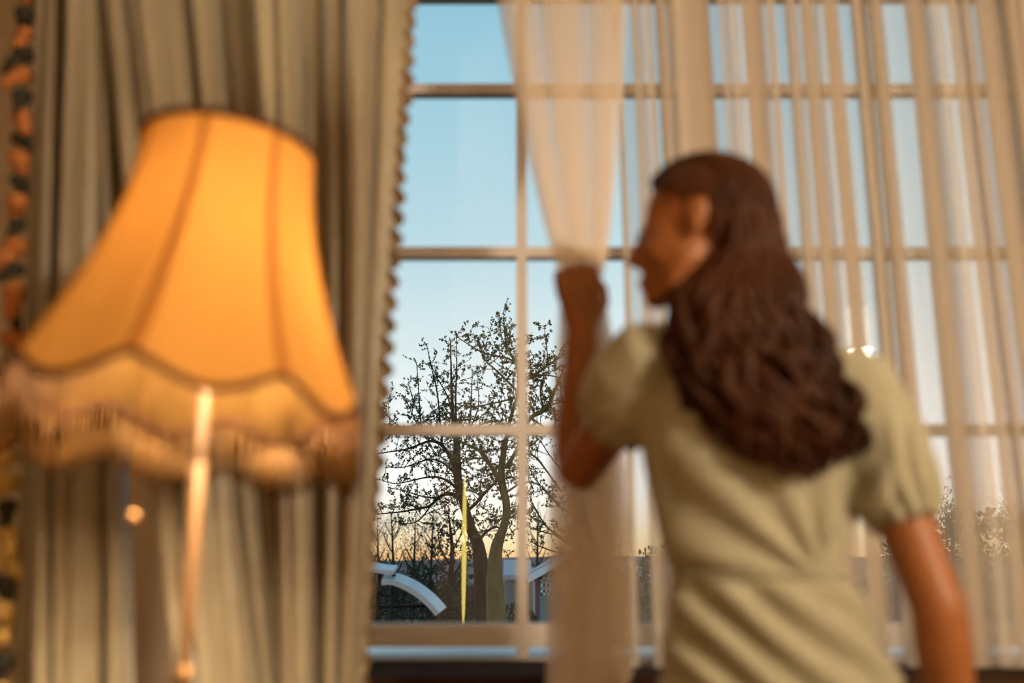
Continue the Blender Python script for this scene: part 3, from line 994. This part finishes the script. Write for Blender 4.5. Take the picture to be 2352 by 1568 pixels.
# ------------------------------------------------------------------ floor lamp
def floor_lamp():
    root = empty('floor_lamp')
    lx, ly = -.402, 1.28
    hz, tz = 1.247, 1.587         # hem, top
    PIV = 1.44
    RT, RH = .116, .219
    tc = Vector((-lx, -ly, 0)).normalized()
    rt = Vector((-tc.y, tc.x, 0))
    C = Vector((lx, ly, 0))
    ph0 = math.radians(-16)
    TILT = Matrix.Rotation(math.radians(5.3), 3, -tc)       # the shade sits askew on its harp
    def pt(phi, t, off=0):
        q = math.sin(4 * (phi - ph0))
        hem = hz - .030 * abs(q) ** 1.25
        z = tz + (hem - tz) * t
        r = RT + (RH - RT) * (t ** 1.75) + off
        r *= 1 - .035 * math.sin(math.pi * min(1, t * .95)) * (q * q)
        p = (tc * math.cos(phi) + rt * math.sin(phi)) * r + Vector((0, 0, z - PIV))
        return C + TILT @ p + Vector((0, 0, PIV))
    NA = 192
    m = MB()
    m.grid([[pt(2 * math.pi * k / NA, t / 26) for k in range(NA)] for t in range(27)], True)
    sh = m.build('lamp_shade', M['shade'], root)
    for k in range(8):
        phi = ph0 + k * math.pi / 4
        m = MB()
        rows = []
        for t in range(27):
            w = .0055
            rows.append([pt(phi - w / .13, t / 26, .0012), pt(phi - w / .26, t / 26, .0022), pt(phi + w / .26, t / 26, .0022), pt(phi + w / .13, t / 26, .0012)])
        m.grid(rows)
        m.build('seam', M['shade_seam'], sh)
    m = MB(); p = [pt(2 * math.pi * k / NA, 0, .001) for k in range(NA + 1)]; m.tube(p, [.0055] * len(p), 8, cap=False); m.build('top_trim', M['trimb'], sh)
    m = MB(); p = [pt(2 * math.pi * k / NA, 1, .001) for k in range(NA + 1)]; m.tube(p, [.0048] * len(p), 8, cap=False); m.build('hem_trim', M['trimb'], sh)
    rg = random.Random(2)
    m = MB()
    n = 860
    for k in range(n):
        phi = 2 * math.pi * (k + rg.uniform(-.3, .3)) / n
        a = pt(phi, 1, .001)
        ln = .082 + rg.uniform(-.004, .004)
        sw = (tc * math.cos(phi) + rt * math.sin(phi)) * rg.uniform(-.004, .006) + Vector((rg.uniform(-.002, .002), rg.uniform(-.002, .002), 0))
        m.tube([a, a + Vector((0, 0, -ln * .5)) + sw * .4, a + Vector((0, 0, -ln)) + sw], [.0006, .00065, .0009], 3)
    fr = m.build('fringe', M['fringe'], root); fr['kind'] = 'stuff'
    # pole, base, fittings
    m = MB(); m.lathe([(.0, 0), (.15, 0), (.155, .012), (.15, .022), (.11, .034), (.05, .046), (.028, .06), (.018, .09), (.0, .092)], C, 40); m.build('base', M['brass'], root)
    m = MB(); m.tube([C + Vector((0, 0, .07)), C + Vector((0, 0, 1.365))], [.0088, .0088], 16); m.build('pole', M['pole'], root)
    for z in (.895, .45):
        m = MB(); m.lathe([(.009, -.010), (.0125, -.008), (.0135, 0), (.0125, .008), (.009, .010)], C + Vector((0, 0, z)), 20); m.build('collar', M['brass'], root)
    m = MB(); m.lathe([(.010, 0), (.020, .005), (.021, .035), (.017, .05), (.012, .052)], C + Vector((0, 0, 1.350)), 20); m.build('socket', M['pole'], root)
    m = MB(); m.lathe([(.012, 0), (.015, .015), (.026, .04), (.030, .06), (.026, .08), (.014, .092), (.002, .095)], C + Vector((0, 0, 1.402)), 20); m.build('bulb', M['bulb'], root)
    # wire frame that carries the shade
    m = MB()
    for k in range(4):
        phi = ph0 + k * math.pi / 2
        a = pt(phi, .02, -.002)
        m.tube([a, C + Vector((0, 0, 1.56))], [.0018, .0018], 6)
    for s in (-1, 1):
        m.tube([C + Vector((0, 0, 1.355)), C + Vector((s * .045, 0, 1.40)), C + Vector((s * .045, 0, 1.50)), C + Vector((0, 0, 1.56))], [.0018] * 4, 6)
    m.build('wire_harp', M['brass'], root)
    a = P(318, 1010, ly - .04); b = P(304, 1190, ly - .04)
    m = MB(); m.tube([C + Vector((0, 0, 1.37)), Vector((a.x, a.y, 1.36)), a, Vector((b.x, b.y, b.z))], [.002, .002, .0016, .0016], 6); pc = m.build('pull_chain', M['brass'], root)
    m = MB(); m.ball(b, .0085, 12, 8); m.build('bead', M['brass'], pc)
    L = bpy.data.lights.new('bulb_light', 'POINT')
    L.energy = 75.0
    L.color = (1.0, .80, .52)
    L.shadow_soft_size = .042
    lo = bpy.data.objects.new('bulb_light', L); COL.objects.link(lo); lo.location = (lx, ly, 1.455); lo.parent = root
    # second bulb, lower on a side arm
    sd = Vector((.050, .030, 0))
    m = MB(); m.tube([C + Vector((0, 0, 1.285)), C + sd * .8 + Vector((0, 0, 1.275)), C + sd + Vector((0, 0, 1.300))], [.005, .005, .010], 10); m.build('side_arm', M['pole'], root)
    m = MB(); m.lathe([(.012, 0), (.015, .012), (.024, .03), (.027, .046), (.023, .062), (.012, .072), (.002, .075)], C + sd + Vector((0, 0, 1.300)), 20); m.build('bulb', M['bulb'], root)
    L2 = bpy.data.lights.new('bulb_light', 'POINT')
    L2.energy = 75.0; L2.color = (1.0, .80, .52); L2.shadow_soft_size = .036
    lo = bpy.data.objects.new('bulb_light', L2); COL.objects.link(lo); lo.location = C + sd + Vector((0, 0, 1.342)); lo.parent = root
    tag(root, 'lit floor lamp with scalloped orange bell shade and gold fringe on a brass pole', 'lamp')
floor_lamp()

# lamps at the back of the room: they light it and mirror in the glass
def back_lamps():
    root = empty('pendant_lamp')
    c = P(1978, 775, 2 * WD + .95); c = Vector((c.x, -.95, c.z))
    m = MB()
    rows = []
    for r, z in ((.10, .17), (.13, .10), (.17, 0), (.20, -.10)):
        rows.append([c + Vector((r * math.cos(g * math.pi / 16), r * math.sin(g * math.pi / 16), z)) for g in range(32)])
    m.grid(rows, True)
    sh = m.build('lamp_shade', M['cream'], root)
    so = sh.modifiers.new('s', 'SOLIDIFY'); so.thickness = .003
    m = MB(); m.tube([c + Vector((0, 0, .05)), Vector((c.x, c.y, ZC - .02))], [.004, .004], 8); m.build('cord', M['black'], root)
    m = MB(); m.lathe([(.0, 0), (.05, .002), (.045, .018), (.0, .02)], Vector((c.x, c.y, ZC - .022)), 24); m.build('ceiling_rose', M['black'], root)
    m = MB(); m.ball(c + Vector((0, 0, .01)), .035, 14, 10); m.build('bulb', M['cream'], root)
    L = bpy.data.lights.new('pendant_light', 'POINT'); L.energy = 310; L.color = (1, .86, .66); L.shadow_soft_size = .15
    lo = bpy.data.objects.new('pendant_light', L); COL.objects.link(lo); lo.location = c + Vector((0, 0, -.20)); lo.parent = root
    tag(root, 'cream pendant lamp mirrored in the window glass', 'lamp')
    root = empty('tube_lamp')
    a, b = P(1064, 1085, 2 * WD + 1.0), P(1068, 1440, 2 * WD + 1.0)
    x = (a.x + b.x) / 2
    m = MB()
    n = 13
    m.tube([(x, -1.0, b.z + (a.z - b.z) * i / (n - 1)) for i in range(n)], [.001 + .0125 * max(0.0, math.sin(math.pi * i / (n - 1))) ** .45 for i in range(n)], 12)
    m.build('light_tube', M['tube'], root)
    m = MB(); m.lathe([(0, 0), (.13, 0), (.13, .015), (.02, .025), (.009, .05), (.009, b.z), (0, b.z)], Vector((x, -1.0, 0)), 24); m.build('stand', M['black'], root)
    tag(root, 'slim yellow tube light mirrored in the glass before the tree', 'lamp')
back_lamps()

# ------------------------------------------------------------------ the person
def person():
    DB = 1.50
    # head frame
    hc = P(1603, 532, DB)
    fa = math.radians(16)
    f = Vector((-math.cos(fa), math.sin(fa), -.03)).normalized()
    u = Vector((0.02, 0, 1)); u = (u - f * u.dot(f)).normalized()
    l = f.cross(u).normalized()       # which side faces the camera
    if l.y > 0: l = -l
    R = Matrix((f, l, u)).transposed()
    H = lambda a, b, c: hc + R @ Vector((a, b, c))
    mb = MB()
    mb.ball(H(-.012, 0, .028), (.094, .073, .083), 24, 16, R)             # cranium
    mb.ball(H(.038, 0, -.015), (.052, .060, .075), 20, 14, R)             # face
    mb.ball(H(.040, 0, -.062), (.044, .050, .055), 20, 14, R)             # jaw
    mb.ball(H(.066, 0, -.066), (.026, .030, .040), 14, 10, R)             # muzzle
    mb.ball(H(.073, 0, -.103), (.019, .022, .016), 14, 10, R)             # chin
    for s in (-1, 1):
        mb.ball(H(.050, s * .036, -.035), (.034, .022, .030), 14, 10, R)  # cheeks
        mb.ball(H(.064, s * .022, .024), (.015, .024, .012), 12, 8, R)    # brow ridge
        mb.ball(H(.022, s * .040, -.040), (.044, .022, .050), 14, 10, R)  # side of the face
        mb.tube([H(.012, s * .050, -.050), H(.040, s * .044, -.092), H(.066, s * .014, -.104)], [.016, .014, .013], 10)   # jaw line
    mb.tube([H(.084, 0, .020), H(.094, 0, -.010), H(.106, 0, -.034), H(.112, 0, -.044)], [.007, .008, .0105, .0095], 10)     # nose
    for s in (-1, 1):
        mb.ball(H(.095, s * .010, -.046), (.010, .008, .008), 10, 8, R)
    mb.ball(H(.086, 0, -.074), (.012, .021, .008), 12, 8, R)
    mb.ball(H(.083, 0, -.086), (.012, .019, .008), 12, 8, R)
    for s in (-1, 1):     # ears
        mb.ball(H(-.008, s * .074, .008), (.019, .009, .030), 14, 10, R @ Matrix.Rotation(-.25, 3, 'Y'))
        mb.ball(H(-.003, s * .074, -.020), (.010, .008, .012), 10, 8, R)
    # neck and trunk
    neck = P(1700, 805, DB)
    mb.tube([H(-.020, 0, -.020), H(-.030, 0, -.085), neck + Vector((-.01, .01, .0)), neck + Vector((.0, .01, -.06))], [(.052, .050), (.052, .052), (.056, .055), (.075, .06)], 18)
    cx = lambda z: float(np.interp(z, [.40, .86, 1.02, 1.18, 1.36], [.400, .378, .356, .358, .350]))
    lev = [(1.355, .055, .05), (1.335, .115, .066), (1.30, .155, .080), (1.22, .150, .092), (1.12, .135, .092), (1.02, .112, .082), (.94, .128, .092), (.86, .145, .105), (.80, .145, .105)]
    mb.tube([(cx(z), DB, z) for z, a, b in lev], [(a, b) for z, a, b in lev], 24, ref=(1, 0, 0))
    # legs and feet
    for s in (-1, 1):
        x = cx(.8) + s * .075
        mb.tube([(x, DB, .86), (x, DB, .70), (x + s * .004, DB - .005, .50), (x, DB - .015, .38), (x, DB, .30), (x, DB, .12), (x, DB - .01, .055)],
                [.080, .073, .052, .052, .054, .036, .036], 14)
        mb.tube([(x, DB - .045, .030), (x, DB + .02, .034), (x + s * .006, DB + .10, .026), (x + s * .008, DB + .155, .018)], [(.030, .028), (.036, .032), (.040, .022), (.026, .014)], 12, ref=(1, 0, 0))
    # raised arm with the curtain
    sh_l = Vector((.205, DB + .0, 1.315))
    el_l = P(1324, 1088, 1.70)
    wr_l = P(1337, 752, 1.705)
    mb.tube([sh_l + Vector((.05, 0, .01)), sh_l, sh_l.lerp(el_l, .5), sh_l.lerp(el_l, .85), el_l], [.050, .052, .043, .038, .037], 16)
    mb.tube([el_l + Vector((0, 0, -.012)), el_l.lerp(wr_l, .12), el_l.lerp(wr_l, .32), el_l.lerp(wr_l, .7), wr_l, wr_l + Vector((0, 0, .02))],
            [(.030, .030), (.037, .037), (.039, .038), (.030, .029), (.026, .023), (.026, .021)], 16, ref=(1, 0, 0))
    hu = (HAND - wr_l).normalized()
    hs_ = Vector((1, .15, 0)); hs_ = (hs_ - hu * hs_.dot(hu)).normalized()
    hn = hu.cross(hs_)
    if hn.y < 0: hn = -hn           # palm side, away from the camera
    W = lambda a, b, c: wr_l + hs_ * a + hu * b + hn * c
    mb.tube([W(0, -.005, 0), W(-.002, .03, 0), W(-.004, .062, .002), W(-.004, .082, .006)], [(.026, .019), (.034, .018), (.039, .018), (.036, .014)], 16, ref=hs_)
    mb.ball(W(.024, .030, .010), (.018, .018, .026), 12, 8)
    for k, (a, ln) in enumerate(((-.032, .86), (-.011, 1.0), (.010, 1.06), (.030, .98))):      # little to index
        z0 = .080 - .006 * (k == 0)
        p = [W(a, z0 - .02, .002), W(a - .002, z0 + .012, .004), W(a - .002, z0 + .030 * ln, .020), W(a, z0 + .020 * ln, .044 * ln), W(a + .003, z0 - .006, .050 * ln), W(a + .004, z0 - .022, .040)]
        mb.tube(p, [.0095, .0100, .0095, .0088, .0080, .0060], 10)
    p = [W(.026, .022, .006), W(.044, .046, .016), W(.047, .072, .028), W(.036, .094, .038)]
    mb.tube(p, [.0135, .0120, .0105, .0075], 10)
    # lowered arm
    sh_r = Vector((.522, DB - .005, 1.285))
    el_r = P(2155, 1395, 1.43)
    wr_r = P(2200, 1760, 1.47)
    mb.tube([sh_r + Vector((-.06, 0, .012)), sh_r, sh_r.lerp(el_r, .35), sh_r.lerp(el_r, .8), el_r], [.048, .050, .044, .038, .038], 16)
    mb.tube([el_r + Vector((-.004, 0, .02)), el_r, el_r.lerp(wr_r, .25), el_r.lerp(wr_r, .7), wr_r], [.034, .038, .039, .031, .025], 16)
    hd = (wr_r - el_r).normalized()
    ha = Vector((.35, .93, 0)); ha = (ha - hd * ha.dot(hd)).normalized()
    hb = hd.cross(ha)
    V = lambda a, b, c: wr_r + ha * a + hd * b + hb * c
    mb.tube([V(0, -.01, 0), V(0, .03, 0), V(0, .07, 0), V(0, .088, 0)], [(.025, .019), (.036, .017), (.039, .016), (.036, .012)], 16, ref=ha)
    for k, (a, ln) in enumerate(((-.030, .75), (-.010, .95), (.011, 1.0), (.031, .9))):
        mb.tube([V(a, .07, 0), V(a, .09, 0), V(a * 1.05, .09 + .035 * ln, .006), V(a * 1.05, .09 + .058 * ln, .016), V(a * 1.05, .09 + .074 * ln, .028)], [.0095, .0095, .0088, .008, .006], 10)
    mb.tube([V(.024, .012, .004), V(.046, .040, .010), V(.054, .068, .014), V(.052, .092, .016)], [.0135, .012, .0105, .0075], 10)
    body = mb.build('person', M['skin'])
    remesh(body, .0042, 3)
    relax(body, hc, .135, 7)

    # eyes, brows, lips
    for s in (-1, 1):
        m = MB(); m.ball(H(.061, s * .029, .006), .0125, 12, 8); m.build('eye', M['eye'], body)
        m = MB(); m.tube([H(.0755, s * .014, .030), H(.0735, s * .026, .034), H(.062, s * .042, .031)], [.002, .0025, .0015], 6); m.build('eyebrow', M['brow'], body)
    m = MB(); m.ball(H(.0905, 0, -.0745), (.009, .019, .0055), 12, 8, R); m.ball(H(.0885, 0, -.0845), (.009, .017, .006), 12, 8, R)
    m.build('lips', M['lip'], body)

    # ---------------- dress
    d = MB()
    lev = [(1.352, .075, .060), (1.335, .115, .076), (1.30, .155, .092), (1.25, .165, .103), (1.18, .160, .106), (1.10, .145, .102), (1.03, .128, .094), (1.00, .130, .096),
           (.94, .150, .110), (.86, .168, .130), (.75, .195, .155), (.60, .225, .180), (.45, .250, .205)]
    d.tube([(cx(z), DB, z) for z, a, b in lev], [(a, b) for z, a, b in lev], 40, ref=(1, 0, 0))
    # puff sleeves
    e1 = sh_l.lerp(el_l, .40)
    ax = (el_l - sh_l).normalized()
    d.tube([sh_l + Vector((.085, 0, -.005)), sh_l + Vector((.045, 0, .015)), sh_l + Vector((.0, .005, .012)), sh_l.lerp(el_l, .10) + Vector((0, 0, .010)), sh_l.lerp(el_l, .22), sh_l.lerp(el_l, .32), e1, e1 + ax * .012],
           [.052, .064, .072, .077, .077, .072, .064, .062], 24)
    e2 = sh_r.lerp(el_r, .60)
    ax2 = (el_r - sh_r).normalized()
    d.tube([sh_r + Vector((-.09, 0, -.005)), sh_r + Vector((-.045, 0, .016)), sh_r + Vector((-.004, 0, .008)), sh_r.lerp(el_r, .22), sh_r.lerp(el_r, .40), sh_r.lerp(el_r, .52), e2, e2 + ax2 * .010],
           [.050, .062, .070, .073, .070, .064, .053, .051], 24)
    dress = d.build('dress', M['dress'], body)
    remesh(dress, .0055, 4)
    gx, gz = .44, 1.02

    def folds(co, no):
        x, y, z = co[:, 0], co[:, 1], co[:, 2]
        ang = np.arctan2(z - gz + .02, x - gx)
        rad = np.hypot(x - gx, z - gz)
        back = np.clip(-no[:, 1] * 1.4 + .2, 0, 1)
        torso = ((x > .22) & (x < .53)).astype(float)
        bod = np.clip((z - 1.0) / .03, 0, 1) * np.clip((1.26 - z) / .12, 0, 1) * torso
        a = .008 * np.sin(13 * ang + 9 * rad) * bod * np.clip(rad / .05, 0, 1) * back
        skirt = np.clip((1.02 - z) / .04, 0, 1)
        ph = (x * .70 + z * .71) * 104 + 1.2 * np.sin(z * 14) + .8 * np.sin(x * 21)
        b = .012 * np.sin(ph) * skirt * np.clip((z - .5) / .3, .4, 1) * np.clip(-no[:, 1] * 1.5, .2, 1)
        waist = -.006 * np.exp(-((z - 1.015) / .010) ** 2) * torso
        # gathers of the sleeves
        sl = np.zeros_like(x)
        for s0, ee, k0 in ((sh_l, el_l, 0), (sh_r, el_r, 1)):
            A = np.array(s0); Bv = np.array(ee) - A; ln = np.linalg.norm(Bv); Bv = Bv / ln
            q = co - A
            t = q @ Bv
            rv = q - np.outer(t, Bv)
            e_x = np.cross(Bv, np.array([0, 1, 0])); e_x /= np.linalg.norm(e_x); e_y = np.cross(Bv, e_x)
            g = np.arctan2(rv @ e_y, rv @ e_x)
            dist = np.linalg.norm(rv, axis=1)
            msk = ((x < .235) | (x > .535)) & (dist < .1)
            sl += np.where(msk, .005 * np.sin(13 * g + 2 * np.sin(t * 30)) * np.clip((t - .03) / .08, 0, 1), 0)
        return a + b + waist + sl
    displace(dress, folds)
    # belt seam
    m = MB(); pts = []
    for k in range(49):
        g = 2 * math.pi * k / 48
        pts.append(Vector((cx(1.015) + .130 * math.cos(g), DB + .0965 * math.sin(g), 1.014)))
    m.tube(pts, [.003] * 49, 6, cap=False)
    m.build('waist_seam', M['dress'], dress)

    # ---------------- hair: a cap on the skull, then wavy locks
    m = MB()
    nu, nv = 48, 30
    C = (-.016, 0, .030)
    rx, ry, rz = .106, .084, .092
    vs = {}
    for j in range(nv + 1):
        for i in range(nu):
            th = math.pi * j / nv; g = 2 * math.pi * i / nu
            vs[(j, i)] = (C[0] + rx * math.sin(th) * math.cos(g), C[1] + ry * math.sin(th) * math.sin(g), C[2] + rz * math.cos(th))
    def keep(p):
        a, b, c = p
        if a < -.030: return c > -.085
        return c > .030 + .55 * max(0, a - .0) + (0.012 if abs(b) < .05 else 0)
    rg = random.Random(5)
    for j in range(nv):
        for i in range(nu):
            q = [vs[(j, i)], vs[(j + 1, i)], vs[(j + 1, (i + 1) % nu)], vs[(j, (i + 1) % nu)]]
            mid = [sum(c) / 4 for c in zip(*q)]
            if keep(mid):
                m.add([H(*p) for p in q], [(0, 1, 2, 3)])
    # strands along the skull
    bands = [(370, 1600, 1720), (450, 1618, 1782), (530, 1640, 1800), (620, 1590, 1838), (700, 1528, 1872), (790, 1522, 1915), (880, 1545, 1962), (960, 1600, 1995), (1030, 1655, 2008), (1075, 1740, 1960)]
    ys = [b_[0] for b_ in bands]
    lo = [b_[1] for b_ in bands]; hi = [b_[2] for b_ in bands]
    NL = 640
    for k in range(NL):
        a = (k * .61803) % 1.0
        lay = rg.random()
        end = 985 + 95 * math.sin(math.pi * min(1, .18 + .72 * a)) + rg.uniform(-60, 22)
        start = rg.choice((400, 425, 455, 490, 540)) + rg.uniform(-12, 12)
        n = 26
        pts, rad = [], []
        cr = random.Random(int(a * 46) * 7 + 3)
        w1, w2, wl = cr.uniform(0, 6.28) + rg.uniform(-.5, .5), cr.uniform(0, 6.28) + rg.uniform(-.5, .5), cr.uniform(.085, .125)
        rr = rg.uniform(.0034, .0066)
        for i in range(n):
            t = i / (n - 1)
            y = start + (end - start) * t
            xl, xh = float(np.interp(y, ys, lo)), float(np.interp(y, ys, hi))
            x = xl + (xh - xl) * (.04 + .92 * a)
            e = 2 * a - 1
            dome = math.sqrt(max(0, 1 - e * e))
            head = smooth(700, 560, y)
            Dd = (DB - .005 - .083 * dome) * head + (DB - .055 - .072 * dome - .02 * smooth(720, 900, y)) * (1 - head)
            Dd += .055 * lay * (1 - .7 * head)
            p = P(x, y, Dd)
            amp = .003 + .0135 * smooth(540, 900, y)
            p.x += amp * math.sin(2 * math.pi * p.z / wl + w1)
            p.y += amp * .8 * math.cos(2 * math.pi * p.z / wl + w2)
            pts.append(p)
            rad.append((rr * (.75 + .35 * math.sin(math.pi * t)) * (1 if t < .8 else 1 - (t - .8) * 3.6), rr * .55))
        m.tube(pts, rad, 6, ref=(1, 0, 0))
    # strands combed back from the parting over the crown
    for k in range(170):
        b0 = rg.uniform(-1, 1)
        pts = []
        for i in range(12):
            t = i / 11
            g = math.radians(40 + t * (165 + 25 * math.sin(k * 1.7)))       # over the top from the brow to the nape
            a_ = C[0] + (rx + .003) * math.cos(g)
            c_ = C[2] + (rz + .003) * math.sin(g)
            bb = b0 * (.15 + .85 * math.sin(min(1, t * 1.2) * math.pi / 2)) * ry
            sh = math.sqrt(max(.02, 1 - (bb / ry) ** 2 * .95))
            pts.append(H(C[0] + (a_ - C[0]) * sh, bb, C[2] + (c_ - C[2]) * sh))
        m.tube(pts, [(.0038 * (1 - .8 * (i / 11) ** 4), .0026 * (1 - .9 * (i / 11) ** 4)) for i in range(12)], 5)
    m.build('hair', M['hair'], body)
    tag(body, 'person in a cream puff-sleeved dress seen from behind, long wavy brown hair, one hand parting the sheer', 'person')
    body['label'] = 'person in cream puff-sleeved dress with long wavy brown hair, holding the sheer aside'
person()
